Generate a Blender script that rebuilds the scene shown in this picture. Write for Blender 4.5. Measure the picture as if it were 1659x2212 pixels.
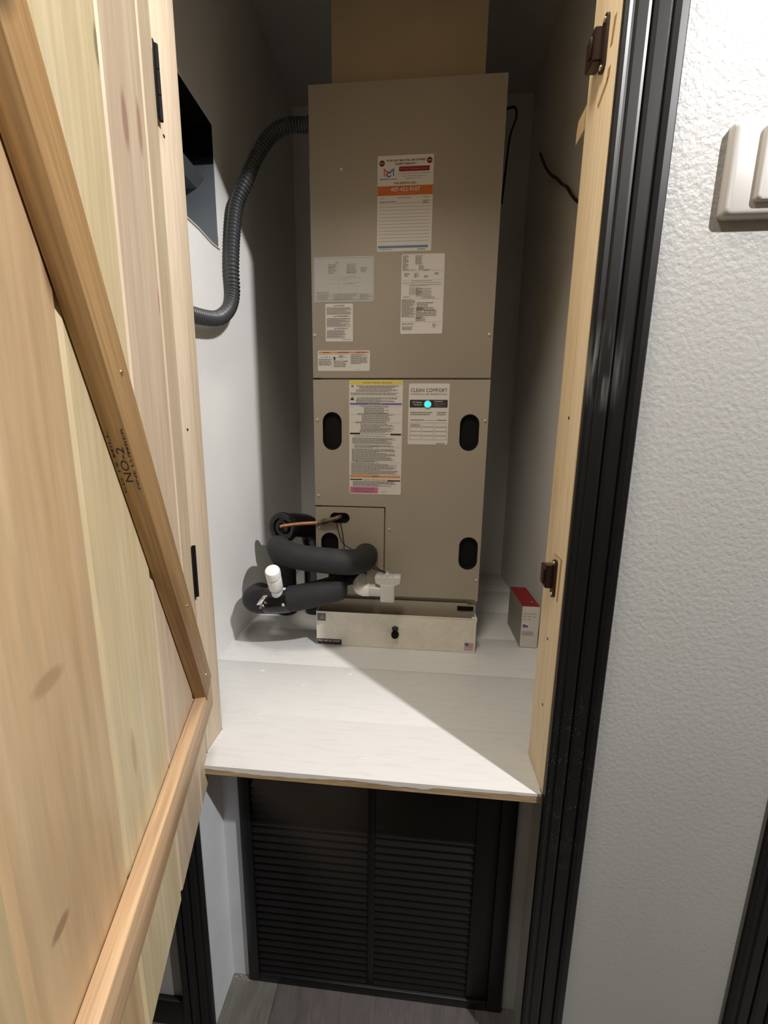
import bpy, bmesh, math, random
from mathutils import Vector, Matrix
for o in list(bpy.data.objects):
    bpy.data.objects.remove(o)
S = bpy.context.scene
COL = S.collection

# ------------------------------------------------------------------ camera
EYE = 1.39
FPX, PITCH, ROLL, YAW = 833.8, .1775, .0137, .0835
cy_, sy_, cp_, sp_ = math.cos(YAW), math.sin(YAW), math.cos(PITCH), math.sin(PITCH)
fw = Vector((-sy_*cp_, cy_*cp_, -sp_)); rt = Vector((cy_, sy_, 0)); up = rt.cross(fw)
c_, s_ = math.cos(ROLL), math.sin(ROLL)
rt, up = c_*rt+s_*up, -s_*rt+c_*up
cd = bpy.data.cameras.new('camera'); cam = bpy.data.objects.new('camera', cd); COL.objects.link(cam)
cam.matrix_world = Matrix(((rt.x, up.x, -fw.x, 0), (rt.y, up.y, -fw.y, 0), (rt.z, up.z, -fw.z, EYE), (0, 0, 0, 1)))
cd.sensor_fit = 'VERTICAL'; cd.sensor_height = 24; cd.lens = 24*FPX/2212; cd.clip_start = .02
S.camera = cam

# ------------------------------------------------------------------ world, lamps, exposure
w = bpy.data.worlds.new('world'); S.world = w; w.use_nodes = True
w.node_tree.nodes['Background'].inputs[0].default_value = (.5, .48, .45, 1)
w.node_tree.nodes['Background'].inputs[1].default_value = .006

def lamp(name, kind, loc, power, col, **k):
    l = bpy.data.lights.new(name, kind); l.energy = power; l.color = col
    for a, b in k.items(): setattr(l, a, b)
    o = bpy.data.objects.new(name, l); o.location = loc; COL.objects.link(o); return o
lamp('ceiling_bulb', 'POINT', (1.325, -.314, 3.10), 290, (1, .985, .98), shadow_soft_size=.03)
lamp('hall_lamp', 'AREA', (-.16, .27, 2.95), 17, (1, .93, .82), shape='DISK', size=.34)
vs = S.view_settings
vs.view_transform = 'Standard'; vs.look = 'None'; vs.gamma = 1; vs.use_curve_mapping = False
vs.exposure = 0

# ------------------------------------------------------------------ helpers
def new_mat(name):
    m = bpy.data.materials.new(name); m.use_nodes = True
    nt = m.node_tree; return m, nt, nt.nodes['Principled BSDF']
def mat(name, col, rough=.6, metal=0, var=.0, vscale=8, bump=0, bscale=60, bdist=.001, spec=.5, emit=None, estr=0, coat=0):
    m, nt, b = new_mat(name)
    b.inputs['Base Color'].default_value = (*col, 1)
    b.inputs['Roughness'].default_value = rough
    b.inputs['Metallic'].default_value = metal
    b.inputs['Specular IOR Level'].default_value = spec
    b.inputs['Coat Weight'].default_value = coat
    if emit:
        b.inputs['Emission Color'].default_value = (*emit, 1); b.inputs['Emission Strength'].default_value = estr
    tc = nt.nodes.new('ShaderNodeTexCoord')
    if var:
        n = nt.nodes.new('ShaderNodeTexNoise'); n.inputs['Scale'].default_value = vscale; n.inputs['Detail'].default_value = 5
        r = nt.nodes.new('ShaderNodeValToRGB')
        r.color_ramp.elements[0].position = .3; r.color_ramp.elements[1].position = .7
        r.color_ramp.elements[0].color = (*[c*(1-var) for c in col], 1)
        r.color_ramp.elements[1].color = (*[min(1, c*(1+var)) for c in col], 1)
        nt.links.new(tc.outputs['Object'], n.inputs['Vector']); nt.links.new(n.outputs['Fac'], r.inputs['Fac'])
        nt.links.new(r.outputs['Color'], b.inputs['Base Color'])
    if bump:
        n = nt.nodes.new('ShaderNodeTexNoise'); n.inputs['Scale'].default_value = bscale; n.inputs['Detail'].default_value = 3
        bp = nt.nodes.new('ShaderNodeBump'); bp.inputs['Strength'].default_value = bump; bp.inputs['Distance'].default_value = bdist
        nt.links.new(tc.outputs['Object'], n.inputs['Vector']); nt.links.new(n.outputs['Fac'], bp.inputs['Height'])
        nt.links.new(bp.outputs['Normal'], b.inputs['Normal'])
    return m
def wood(name, cols, axis='Z', scale=14, stretch=.07, rough=.55, fine=.35, bump=.15, off=0, knots=()):
    """softwood: long soft bands + fine grain, both stretched along the axis"""
    m, nt, b = new_mat(name); N, L = nt.nodes, nt.links
    b.inputs['Roughness'].default_value = rough
    tc = N.new('ShaderNodeTexCoord'); mp = N.new('ShaderNodeMapping')
    sc = [1, 1, 1]; sc['XYZ'.index(axis)] = stretch
    mp.inputs['Scale'].default_value = sc; mp.inputs['Location'].default_value = (off, off*1.7, off*.6)
    L.new(tc.outputs['Object'], mp.inputs['Vector'])
    n1 = N.new('ShaderNodeTexNoise'); n1.inputs['Scale'].default_value = scale; n1.inputs['Detail'].default_value = 4; n1.inputs['Distortion'].default_value = .6
    L.new(mp.outputs[0], n1.inputs['Vector'])
    r = N.new('ShaderNodeValToRGB'); e = r.color_ramp.elements
    e[0].position = .3; e[0].color = (*cols[0], 1); e[1].position = .72; e[1].color = (*cols[-1], 1)
    if len(cols) > 2:
        x = e.new(.5); x.color = (*cols[1], 1)
    L.new(n1.outputs['Fac'], r.inputs['Fac'])
    n2 = N.new('ShaderNodeTexNoise'); n2.inputs['Scale'].default_value = scale*9; n2.inputs['Detail'].default_value = 5
    L.new(mp.outputs[0], n2.inputs['Vector'])
    mr = N.new('ShaderNodeMapRange'); mr.inputs[1].default_value = .3; mr.inputs[2].default_value = .7
    mr.inputs[3].default_value = 1-fine; mr.inputs[4].default_value = 1+fine*.25
    L.new(n2.outputs['Fac'], mr.inputs[0])
    mx = N.new('ShaderNodeVectorMath'); mx.operation = 'SCALE'
    L.new(r.outputs['Color'], mx.inputs[0]); L.new(mr.outputs[0], mx.inputs['Scale'])
    out = mx.outputs[0]
    for (kx, ky, kz, rx, rz, kc) in knots:       # oval knots at object-space spots
        mpk = N.new('ShaderNodeMapping'); mpk.vector_type = 'POINT'
        mpk.inputs['Scale'].default_value = (1/rx, 1/.05, 1/rz); mpk.inputs['Location'].default_value = (-kx/rx, -ky/.05, -kz/rz)
        L.new(tc.outputs['Object'], mpk.inputs['Vector'])
        ln = N.new('ShaderNodeVectorMath'); ln.operation = 'LENGTH'; L.new(mpk.outputs[0], ln.inputs[0])
        k = N.new('ShaderNodeMapRange'); k.inputs[1].default_value = .7; k.inputs[2].default_value = 1.25; k.inputs[3].default_value = .85; k.inputs[4].default_value = 0
        L.new(ln.outputs['Value'], k.inputs[0])
        mm = N.new('ShaderNodeMix'); mm.data_type = 'RGBA'
        L.new(k.outputs[0], mm.inputs[0]); L.new(out, mm.inputs[6]); mm.inputs[7].default_value = (*kc, 1)
        out = mm.outputs[2]
    L.new(out, b.inputs['Base Color'])
    bp = N.new('ShaderNodeBump'); bp.inputs['Strength'].default_value = bump; bp.inputs['Distance'].default_value = .0006
    L.new(n2.outputs['Fac'], bp.inputs['Height']); L.new(bp.outputs[0], b.inputs['Normal'])
    return m

def link(name, bm, m, parent=None, smooth=False):
    me = bpy.data.meshes.new(name); bmesh.ops.recalc_face_normals(bm, faces=bm.faces); bm.to_mesh(me); bm.free()
    o = bpy.data.objects.new(name, me); COL.objects.link(o)
    if m is not None:
        for x in (m if isinstance(m, (list, tuple)) else [m]): me.materials.append(x)
    if smooth:
        for p in me.polygons: p.use_smooth = True
        if smooth != 'all':
            me.set_sharp_from_angle(angle=math.radians(40))
    if parent: o.parent = parent
    return o
def tag(o, label=None, cat=None, group=None, kind=None):
    if label: o['label'] = label
    if cat: o['category'] = cat
    if group: o['group'] = group
    if kind: o['kind'] = kind
    return o
def empty(name, loc=(0, 0, 0), rz=0):
    o = bpy.data.objects.new(name, None); o.location = loc; o.rotation_euler = (0, 0, rz); o.empty_display_size = .05
    COL.objects.link(o); return o
def abox(bm, x0, x1, y0, y1, z0, z1, bev=0):
    r = bmesh.ops.create_cube(bm, size=1)
    vs_ = r['verts']
    for v in vs_:
        v.co = Vector(((x0+x1)/2+v.co.x*(x1-x0), (y0+y1)/2+v.co.y*(y1-y0), (z0+z1)/2+v.co.z*(z1-z0)))
    if bev:
        es = set(e for v in vs_ for e in v.link_edges)
        bmesh.ops.bevel(bm, geom=list(es), offset=bev, segments=2, affect='EDGES', profile=.5)
def box(name, x0, x1, y0, y1, z0, z1, m, parent=None, bev=0, origin=None, smooth=False):
    bm = bmesh.new(); O = Vector(origin) if origin else Vector((0, 0, 0))
    abox(bm, x0-O.x, x1-O.x, y0-O.y, y1-O.y, z0-O.z, z1-O.z, bev)
    o = link(name, bm, m, parent, smooth=smooth or bool(bev)); o.location = O; return o
def prism(bm, pts, a0, a1, plane='XZ'):
    """extrude a polygon. plane XZ -> extrude in y; XY -> in z; YZ -> in x"""
    f = {'XZ': lambda p, a: (p[0], a, p[1]), 'XY': lambda p, a: (p[0], p[1], a), 'YZ': lambda p, a: (a, p[0], p[1])}[plane]
    A = [bm.verts.new(f(p, a0)) for p in pts]; B = [bm.verts.new(f(p, a1)) for p in pts]
    bm.faces.new(A); bm.faces.new(B[::-1])
    n = len(pts)
    for i in range(n): bm.faces.new((A[i], A[(i+1) % n], B[(i+1) % n], B[i]))
def rrect(x0, x1, z0, z1, r, n=5):
    r = min(r, (x1-x0)/2*.999, (z1-z0)/2*.999); P = []
    for cx, cz, a in ((x1-r, z1-r, 0), (x0+r, z1-r, 90), (x0+r, z0+r, 180), (x1-r, z0+r, 270)):
        for i in range(n+1):
            t = math.radians(a+90*i/n); P.append((cx+r*math.cos(t), cz+r*math.sin(t)))
    return P
def circ(cx, cz, r, n=20): return [(cx+r*math.cos(2*math.pi*i/n), cz+r*math.sin(2*math.pi*i/n)) for i in range(n)]
def smooth_path(P, sub=8):
    P = [Vector(p) for p in P]; Q = [P[0]*2-P[1]]+P+[P[-1]*2-P[-2]]; out = []
    for i in range(1, len(Q)-2):
        a, b, c, d = Q[i-1:i+3]
        for k in range(sub):
            t = k/sub
            out.append(.5*((2*b)+(c-a)*t+(2*a-5*b+4*c-d)*t*t+(3*b-a-3*c+d)*t**3))
    out.append(P[-1]); return out
def resample(P, step):
    out = [P[0]]; acc = 0
    for a, b in zip(P, P[1:]):
        L = (b-a).length; d = step-acc
        while d <= L and L > 0:
            out.append(a.lerp(b, d/L)); d += step
        acc = (acc+L) % step if L else acc
    out.append(P[-1]); return out
def tube(bm, P, rf, seg=16, cap=True, hole=None):
    """sweep a ring along P; rf(i, length_so_far) -> radius"""
    up0 = None; rings = []; s = 0
    for i, p in enumerate(P):
        t = (P[min(i+1, len(P)-1)]-P[max(i-1, 0)])
        t = t.normalized() if t.length > 1e-9 else Vector((0, 0, 1))
        if up0 is None:
            up0 = Vector((0, 0, 1)) if abs(t.z) < .8 else Vector((1, 0, 0))
        n = (up0-t*up0.dot(t)).normalized(); b = t.cross(n); up0 = n
        if i: s += (p-P[i-1]).length
        r = rf(i, s) if callable(rf) else rf
        rings.append([bm.verts.new(p+(n*math.cos(2*math.pi*k/seg)+b*math.sin(2*math.pi*k/seg))*r) for k in range(seg)])
    for A, B in zip(rings, rings[1:]):
        for k in range(seg): bm.faces.new((A[k], A[(k+1) % seg], B[(k+1) % seg], B[k]))
    if cap:
        bm.faces.new(rings[0][::-1]); bm.faces.new(rings[-1])
    return rings
def tubeobj(name, P, r, m, parent=None, seg=16, sub=8, step=None, cap=True, round_end=0):
    Q = smooth_path(P, sub)
    if step: Q = resample(Q, step)
    bm = bmesh.new()
    if round_end:
        tot = sum((b-a).length for a, b in zip(Q, Q[1:]))
        e = round_end
        def rf(i, s):
            d = min(s, tot-s); k = min(1, d/e); return max(.002, r*math.sqrt(max(0, 1-(1-k)**2)))
        tube(bm, Q, rf, seg, cap)
    else: tube(bm, Q, r, seg, cap)
    return link(name, bm, m, parent, smooth=True)
def lathe(bm, prof, loc, axis, seg=24):
    """profile [(radius, distance along axis)]"""
    ax = Vector(axis).normalized(); u = ax.orthogonal().normalized(); v = ax.cross(u); L = Vector(loc); R = []
    for r, d in prof:
        R.append([bm.verts.new(L+ax*d+(u*math.cos(2*math.pi*k/seg)+v*math.sin(2*math.pi*k/seg))*max(r, 1e-4)) for k in range(seg)])
    for A, B in zip(R, R[1:]):
        for k in range(seg): bm.faces.new((A[k], A[(k+1) % seg], B[(k+1) % seg], B[k]))
    bm.faces.new(R[0][::-1]); bm.faces.new(R[-1])
def cut(o, cutters):
    bm = bmesh.new()
    for pts, a0, a1, pl in cutters: prism(bm, pts, a0, a1, pl)
    c = link('cutter', bm, None); c.location = o.location
    md = o.modifiers.new('b', 'BOOLEAN'); md.operation = 'DIFFERENCE'; md.object = c; md.solver = 'EXACT'
    dg = bpy.context.evaluated_depsgraph_get(); me = bpy.data.meshes.new_from_object(o.evaluated_get(dg))
    o.modifiers.clear(); old = o.data; o.data = me; me.name = old.name
    if not me.materials:
        for x in old.materials: me.materials.append(x)
    bpy.data.objects.remove(c)
def letters(name, txt, m, parent, x0, x1, z, y, h=None, align='C', rot=None, bold=0, maxw=None, loc=None):
    """lettering on a plane facing -y, fitted between x0 and x1, height h"""
    cu = bpy.data.curves.new(name, 'FONT'); cu.body = txt; cu.size = 1; cu.offset = bold; cu.resolution_u = 2
    t = bpy.data.objects.new(name, cu); COL.objects.link(t)
    dg = bpy.context.evaluated_depsgraph_get(); me = bpy.data.meshes.new_from_object(t.evaluated_get(dg))
    bpy.data.objects.remove(t)
    X = [v.co.x for v in me.vertices]; Y = [v.co.y for v in me.vertices]
    ax, bx, ay, by = min(X), max(X), min(Y), max(Y)
    sx = (x1-x0)/(bx-ax); sz = (h/(by-ay)) if h else sx
    for v in me.vertices:
        a, b = (v.co.x-ax)*sx+x0, (v.co.y-(ay+by)/2)*sz
        v.co = (a, y, z+b)
    if rot:
        cx = (x0+x1)/2
        R = Matrix.Translation((cx, y, z)) @ Matrix.Rotation(rot, 4, 'Y') @ Matrix.Translation((-cx, -y, -z))
        for v in me.vertices: v.co = R @ v.co
    me.name = name; me.materials.clear(); me.materials.append(m)
    o = bpy.data.objects.new(name, me); COL.objects.link(o); o.parent = parent
    return o
def quad(bm, x0, x1, z0, z1, y, mi=0):
    f = bm.faces.new([bm.verts.new(p) for p in ((x0, y, z0), (x1, y, z0), (x1, y, z1), (x0, y, z1))]); f.material_index = mi

# ------------------------------------------------------------------ materials
M = {}
M['closet'] = mat('closet_paint', (.78, .775, .755), .75, var=.03, vscale=5, bump=.25, bscale=45, bdist=.0012)
M['hall'] = mat('hall_paint', (.43, .425, .405), .45, var=.03, vscale=3, bump=.75, bscale=125, bdist=.0018)
m_ = M['hall']; nt_ = m_.node_tree
_bp = [n for n in nt_.nodes if n.type == 'BUMP'][0]; _tc = [n for n in nt_.nodes if n.type == 'TEX_COORD'][0]
_sx = nt_.nodes.new('ShaderNodeSeparateXYZ'); _mr = nt_.nodes.new('ShaderNodeMapRange')
_mr.inputs[1].default_value = .25; _mr.inputs[2].default_value = 1.15; _mr.inputs[3].default_value = .12; _mr.inputs[4].default_value = .62
nt_.links.new(_tc.outputs['Object'], _sx.inputs[0]); nt_.links.new(_sx.outputs['Z'], _mr.inputs[0]); nt_.links.new(_mr.outputs[0], _bp.inputs['Strength'])
M['ceil'] = mat('ceiling_paint', (.5, .5, .48), .85, bump=.2)
M['hallback'] = mat('brown_panelling', (.09, .072, .052), .6, var=.1)
M['hallceil'] = mat('wood_ceiling', (.06, .05, .04), .7, var=.1)
M['cubby'] = mat('cubby_paint', (.60, .62, .65), .6, var=.05, vscale=9, bump=.15, bscale=40)
M['black'] = mat('black_gloss_paint', (.003, .003, .0035), .42, var=.3, vscale=20, bump=.12, bscale=40, bdist=.001, spec=.35)
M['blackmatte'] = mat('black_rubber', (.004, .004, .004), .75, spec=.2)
M['slat'] = mat('black_satin_slat', (.006, .006, .0065), .3, var=.2, vscale=30)
M['foam'] = mat('black_foam', (.013, .0135, .014), .75, var=.15, vscale=30, bump=.2, bscale=200, bdist=.0006)
M['glossplastic'] = mat('black_shiny_plastic', (.006, .006, .006), .16, bump=.1, bscale=30, bdist=.002)
M['flex'] = mat('dark_grey_conduit', (.045, .048, .052), .38)
M['beige'] = mat('taupe_painted_steel', (.36, .315, .25), .42, var=.04, vscale=3, bump=.06, bscale=300, bdist=.0004)
M['beige_in'] = mat('taupe_cabinet', (.28, .25, .2), .5)
M['duct'] = mat('tan_duct_board', (.34, .27, .17), .7, var=.05, bump=.1)
M['brown'] = mat('brown_plastic', (.030, .013, .009), .28)
M['white'] = mat('white_pvc', (.88, .88, .83), .32)
M['whiteP'] = mat('white_switch_plastic', (.62, .60, .58), .35)
M['paper'] = mat('label_paper', (.66, .63, .58), .5)
M['grey_paper'] = mat('silver_label', (.50, .49, .47), .45)
M['ink'] = mat('black_ink', (.02, .018, .018), .6)
M['greyink'] = mat('grey_ink', (.17, .155, .145), .6)
M['paleink'] = mat('pale_grey_ink', (.33, .31, .29), .6)
M['redink'] = mat('dark_red_ink', (.23, .012, .018), .5)
M['maroon'] = mat('maroon_ink', (.10, .012, .012), .5)
M['orange'] = mat('orange_ink', (.55, .13, .02), .5)
M['orange2'] = mat('light_orange_ink', (.66, .28, .08), .5)
M['yellow'] = mat('yellow_ink', (.72, .56, .06), .5)
M['blue'] = mat('blue_ink', (.10, .09, .32), .5)
M['sky'] = mat('steel_blue_ink', (.11, .19, .32), .5)
M['pink'] = mat('pink_ink', (.62, .15, .30), .5)
M['screw'] = mat('zinc_screw', (.62, .54, .40), .38, metal=.35)
M['brass'] = mat('brass_screw', (.62, .5, .32), .25, metal=.9)
M['copper'] = mat('copper', (.62, .28, .15), .36, metal=.75, var=.25, vscale=40)
M['tape'] = mat('black_tape', (.006, .006, .006), .12, bump=.5, bscale=50, bdist=.004)
M['redbox'] = mat('red_carton_top', (.22, .006, .008), .45, var=.05)
M['cardwhite'] = mat('white_carton', (.60, .57, .53), .5)
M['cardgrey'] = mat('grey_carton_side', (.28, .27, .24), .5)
M['cyan'] = mat('glowing_cyan_lens', (.05, .6, .55), .2, emit=(.02, .85, .8), estr=1.1)
M['nail'] = mat('dark_nail_head', (.03, .02, .015), .5)
M['rust'] = mat('brown_pencil_mark', (.42, .24, .09), .7)
M['plug_refl'] = mat('dark_plug_reflection', (.045, .048, .042), .6)  # dark tone for the plug's painted reflection
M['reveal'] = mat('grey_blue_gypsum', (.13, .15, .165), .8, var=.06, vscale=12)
# galvanised steel with spangle
m, nt, b = new_mat('galvanised_steel'); M['galv'] = m
b.inputs['Metallic'].default_value = .15; b.inputs['Roughness'].default_value = .42
tc = nt.nodes.new('ShaderNodeTexCoord'); v = nt.nodes.new('ShaderNodeTexVoronoi'); v.inputs['Scale'].default_value = 95
n = nt.nodes.new('ShaderNodeTexNoise'); n.inputs['Scale'].default_value = 14
a = nt.nodes.new('ShaderNodeMath'); a.operation = 'ADD'
r = nt.nodes.new('ShaderNodeValToRGB'); r.color_ramp.elements[0].color = (.74, .70, .61, 1); r.color_ramp.elements[1].color = (.84, .80, .71, 1)
r.color_ramp.elements[0].position = .35; r.color_ramp.elements[1].position = 1.0
sp = nt.nodes.new('ShaderNodeSeparateColor')
nt.links.new(tc.outputs['Object'], v.inputs['Vector']); nt.links.new(tc.outputs['Object'], n.inputs['Vector'])
nt.links.new(v.outputs['Color'], sp.inputs[0])
s5 = nt.nodes.new('ShaderNodeMath'); s5.operation = 'MULTIPLY'; s5.inputs[1].default_value = .35
nt.links.new(sp.outputs[0], s5.inputs[0]); nt.links.new(s5.outputs[0], a.inputs[0]); nt.links.new(n.outputs['Fac'], a.inputs[1])
nt.links.new(a.outputs[0], r.inputs['Fac']); nt.links.new(r.outputs['Color'], b.inputs['Base Color'])
# pine variants
PINES = [((.66, .54, .38), (.60, .48, .33), (.72, .61, .44)),
         ((.58, .45, .32), (.66, .53, .39), (.53, .39, .27)),
         ((.72, .60, .38), (.65, .53, .32), (.78, .68, .47)),
         ((.62, .44, .26), (.55, .38, .21), (.70, .53, .33)),
         ((.60, .47, .27), (.54, .41, .23), (.66, .53, .32))]
M['jamb'] = wood('lightened_pine_jamb', ((.84, .66, .42), (.90, .74, .50), (.80, .61, .37)), scale=18, stretch=.05, fine=.15)  # pine lightened to offset the shade on the right jamb
M['jambleft'] = wood('darkened_pine_jamb', ((.62, .50, .36), (.68, .56, .42), (.58, .45, .31)), scale=18, stretch=.05, fine=.15)  # same pine darkened to offset direct bulb light on the left jamb
M['brace'] = wood('orange_pine', ((.36, .20, .075), (.47, .29, .125), (.29, .15, .055)), axis='X', scale=30, stretch=.03, fine=.3, knots=[(.875, .01, -.051, .022, .03, (.07, .04, .02))])
M['rail'] = wood('pinkish_pine', ((.56, .36, .20), (.66, .45, .27), (.48, .30, .16)), axis='X', scale=30, stretch=.03, fine=.3)
M['rawedge'] = wood('raw_plywood_edge', ((.52, .40, .22), (.40, .28, .14), (.62, .50, .30)), axis='X', scale=60, stretch=.06, fine=.35)
M['pinechip'] = wood('pine_chip', ((.55, .38, .2), (.62, .45, .26)), scale=20)
# white painted boards
m, nt, b = new_mat('white_painted_wood'); M['board'] = m
b.inputs['Roughness'].default_value = .42
tc = nt.nodes.new('ShaderNodeTexCoord'); mp = nt.nodes.new('ShaderNodeMapping'); mp.inputs['Scale'].default_value = (.12, 1, 1)
n = nt.nodes.new('ShaderNodeTexNoise'); n.inputs['Scale'].default_value = 110; n.inputs['Detail'].default_value = 5
r = nt.nodes.new('ShaderNodeValToRGB'); r.color_ramp.elements[0].color = (.655, .645, .625, 1); r.color_ramp.elements[1].color = (.70, .695, .685, 1)
r.color_ramp.elements[0].position = .28; r.color_ramp.elements[1].position = .5
nt.links.new(tc.outputs['Object'], mp.inputs[0]); nt.links.new(mp.outputs[0], n.inputs['Vector']); nt.links.new(n.outputs['Fac'], r.inputs['Fac'])
nt.links.new(r.outputs['Color'], b.inputs['Base Color'])
bp = nt.nodes.new('ShaderNodeBump'); bp.inputs['Strength'].default_value = .3; bp.inputs['Distance'].default_value = .0008
nt.links.new(n.outputs['Fac'], bp.inputs['Height']); nt.links.new(bp.outputs[0], b.inputs['Normal'])
FL = [wood('grey_green_vinyl', ((.10, .097, .083), (.135, .127, .11), (.08, .077, .067)), axis='Y', scale=16, stretch=.2, fine=.2),
      wood('purple_grey_vinyl', ((.085, .072, .072), (.108, .094, .092), (.065, .056, .056)), axis='Y', scale=16, stretch=.2, fine=.2),
      wood('warm_grey_vinyl', ((.10, .094, .088), (.13, .12, .11), (.08, .075, .07)), axis='Y', scale=16, stretch=.2, fine=.2, off=3)]

def struct(o, label, cat='structure'):
    o['kind'] = 'structure'; o['label'] = label; o['category'] = cat; return o
def boxes(name, lst, m, parent=None):
    bm = bmesh.new()
    for b_ in lst: abox(bm, *b_)
    return link(name, bm, m, parent)

# ------------------------------------------------------------------ shell
YF, YB = .6656, .7645          # front and back plane of the closet's front wall
SH = .7215                      # shelf top
HC = 3.13                       # hall ceiling
XL, XR, YK = -.6015, .45, 1.97  # closet side walls and back wall
TOP = 2.50                     # underside of header
CC = 2.86                       # closet ceiling
o = boxes('wall_front', [(.279, 2.3, YF, YB, 0, HC), (-1.5, -.457, YF+.0, YB, SH-.02, HC), (-1.5, -.446, YF+.0, YB, 0, SH-.02),
                         (-.457, .279, YF, YB, TOP+.019, HC), (-1.5, 2.3, YF, YB, HC, 3.65)], M['hall'])
struct(o, 'off-white orange-peel textured hall wall beside the closet opening', 'wall')
# closet left wall with the hole
y0, y1, z0, z1 = .99, 1.212, 1.945, 2.262
o = boxes('wall_left', [(XL-.10, XL, YB, y0, 0, 2.95), (XL-.10, XL, y1, YK+.1, 0, 2.95), (XL-.10, XL, y0, y1, 0, z0), (XL-.10, XL, y0, y1, z1, 2.95)], M['closet'])
struct(o, 'pale painted left side wall of the closet with a square cut hole', 'wall')
o = boxes('wall_back', [(XL, XR, YK, YK+.1, 0, 2.95)], M['closet']); struct(o, 'dim back wall of the closet behind the air handler', 'wall')
o = boxes('wall_right', [(XR, XR+.1, YB, YK+.1, 0, 2.95)], M['closet']); struct(o, 'shaded right side wall of the closet beside the red carton', 'wall')
o = boxes('ceiling', [(XL, XR, YB, YK, CC, CC+.09)], M['ceil']); struct(o, 'dark closet ceiling above the duct', 'ceiling')
# recess behind the hole in the left wall
o = empty('window_1'); struct(o, 'rectangular hole cut in the left closet wall with grey-blue recess behind', 'opening')
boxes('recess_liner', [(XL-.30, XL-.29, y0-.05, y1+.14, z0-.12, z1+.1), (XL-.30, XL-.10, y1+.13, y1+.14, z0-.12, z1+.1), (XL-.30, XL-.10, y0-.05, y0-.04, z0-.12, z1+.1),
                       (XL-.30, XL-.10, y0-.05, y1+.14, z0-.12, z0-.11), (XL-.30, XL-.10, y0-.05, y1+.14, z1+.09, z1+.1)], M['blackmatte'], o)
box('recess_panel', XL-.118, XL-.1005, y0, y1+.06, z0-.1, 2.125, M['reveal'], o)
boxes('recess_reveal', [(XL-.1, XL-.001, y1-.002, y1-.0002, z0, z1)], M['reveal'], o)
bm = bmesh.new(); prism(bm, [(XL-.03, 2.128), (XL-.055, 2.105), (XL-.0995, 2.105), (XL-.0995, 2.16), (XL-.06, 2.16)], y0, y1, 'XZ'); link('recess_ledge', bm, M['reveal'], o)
boxes('recess_top_shade', [(XL-.1, XL-.001, y0+.0002, y1-.0021, z1-.002, z1-.0002), (XL-.099, XL-.001, y1-.0035, y1-.0022, 2.165, z1-.0022)], M['blackmatte'], o)  # black sheets paint the shade on the hole's top and upper side
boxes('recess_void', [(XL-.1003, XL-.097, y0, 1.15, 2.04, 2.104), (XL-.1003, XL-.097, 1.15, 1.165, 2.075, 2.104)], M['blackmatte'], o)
bm = bmesh.new(); tube(bm, [Vector((XL+.001, y0, z0)), Vector((XL+.001, 1.1, z0+.003)), Vector((XL+.001, 1.17, z0-.002)), Vector((XL+.001, y1, z0+.002)), Vector((XL+.001, y1+.003, z0+.05))], .003, 6)
link('torn_paper_edge', bm, M['paper'], o, True)
# hall around the camera
o = boxes('wall_hall', [(-1.6, -1.5, -3.2, YF, 0, 3.6), (2.3, 2.4, -3.2, YF, 0, 3.6), (-1.6, 2.4, -3.3, -3.2, 0, 3.6)], M['hallback'])
struct(o, 'brown hall walls behind the viewer', 'wall')
o = boxes('ceiling_hall', [(-1.6, 2.4, -3.3, YF, 3.6, 3.7)], M['hallceil']); struct(o, 'hall ceiling above the viewer', 'ceiling')
o = box('light_blocker', .955, .98, -1.2, YF-.001, 2.931, HC, M['hallceil']); struct(o, 'unseen bar added high in the hall to block part of the bulb light', 'trim')  # unseen bar, added to cut the bulb light high on the left wall
o = empty('floor'); struct(o, 'grey-brown vinyl plank floor in front of the black grille', 'floor')
box('subfloor', -1.6, 2.4, -3.2, YB+.02, -.05, -.004, FL[2], o)
edges = [-1.5, -1.34, -1.165, -.99, -.82, -.655, -.49, -.322, -.155, .01, .18, .345, .51, .68, .85, 1.02, 1.19, 1.36, 1.7]
random.seed(5)
for i, (a_, b_) in enumerate(zip(edges, edges[1:])):
    if a_ == -.322:
        rows = [(-2.0, YF-.3), (YF-.3, YB-.004)]; b_ = .18
    elif a_ in (-.155, .01): continue
    else:
        q = random.uniform(-.9, .1); rows = [(-2.0, q), (q, YF if (a_ < -.49 or a_ > .2) else YB-.004)]
    for j, (c, d) in enumerate(rows):
        k = 1 if a_ == -.322 else (0 if a_ == -.49 else (i+j) % 3)
        box('vinyl_plank', a_+.0007, b_-.0007, c+.0007, d-.0007, -.004, 0, FL[k], o, bev=.0006)

# ------------------------------------------------------------------ trims
m, nt, b = new_mat('worn_black_casing'); M['casing'] = m; N, L = nt.nodes, nt.links
b.inputs['Specular IOR Level'].default_value = .4
tc = N.new('ShaderNodeTexCoord'); sx = N.new('ShaderNodeSeparateXYZ'); L.new(tc.outputs['Object'], sx.inputs[0])
def mrange(src, a, b_, c, d):
    x = N.new('ShaderNodeMapRange'); x.inputs[1].default_value = a; x.inputs[2].default_value = b_; x.inputs[3].default_value = c; x.inputs[4].default_value = d
    L.new(src, x.inputs[0]); return x.outputs[0]
def mul(*k):
    o_ = k[0]
    for q_ in k[1:]:
        x = N.new('ShaderNodeMath'); x.operation = 'MULTIPLY'; L.new(o_, x.inputs[0]); L.new(q_, x.inputs[1]); o_ = x.outputs[0]
    return o_
mp = N.new('ShaderNodeMapping'); mp.inputs['Scale'].default_value = (1, 1, .06); L.new(tc.outputs['Object'], mp.inputs[0])
n1 = N.new('ShaderNodeTexNoise'); n1.inputs['Scale'].default_value = 160; L.new(mp.outputs[0], n1.inputs['Vector'])
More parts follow.
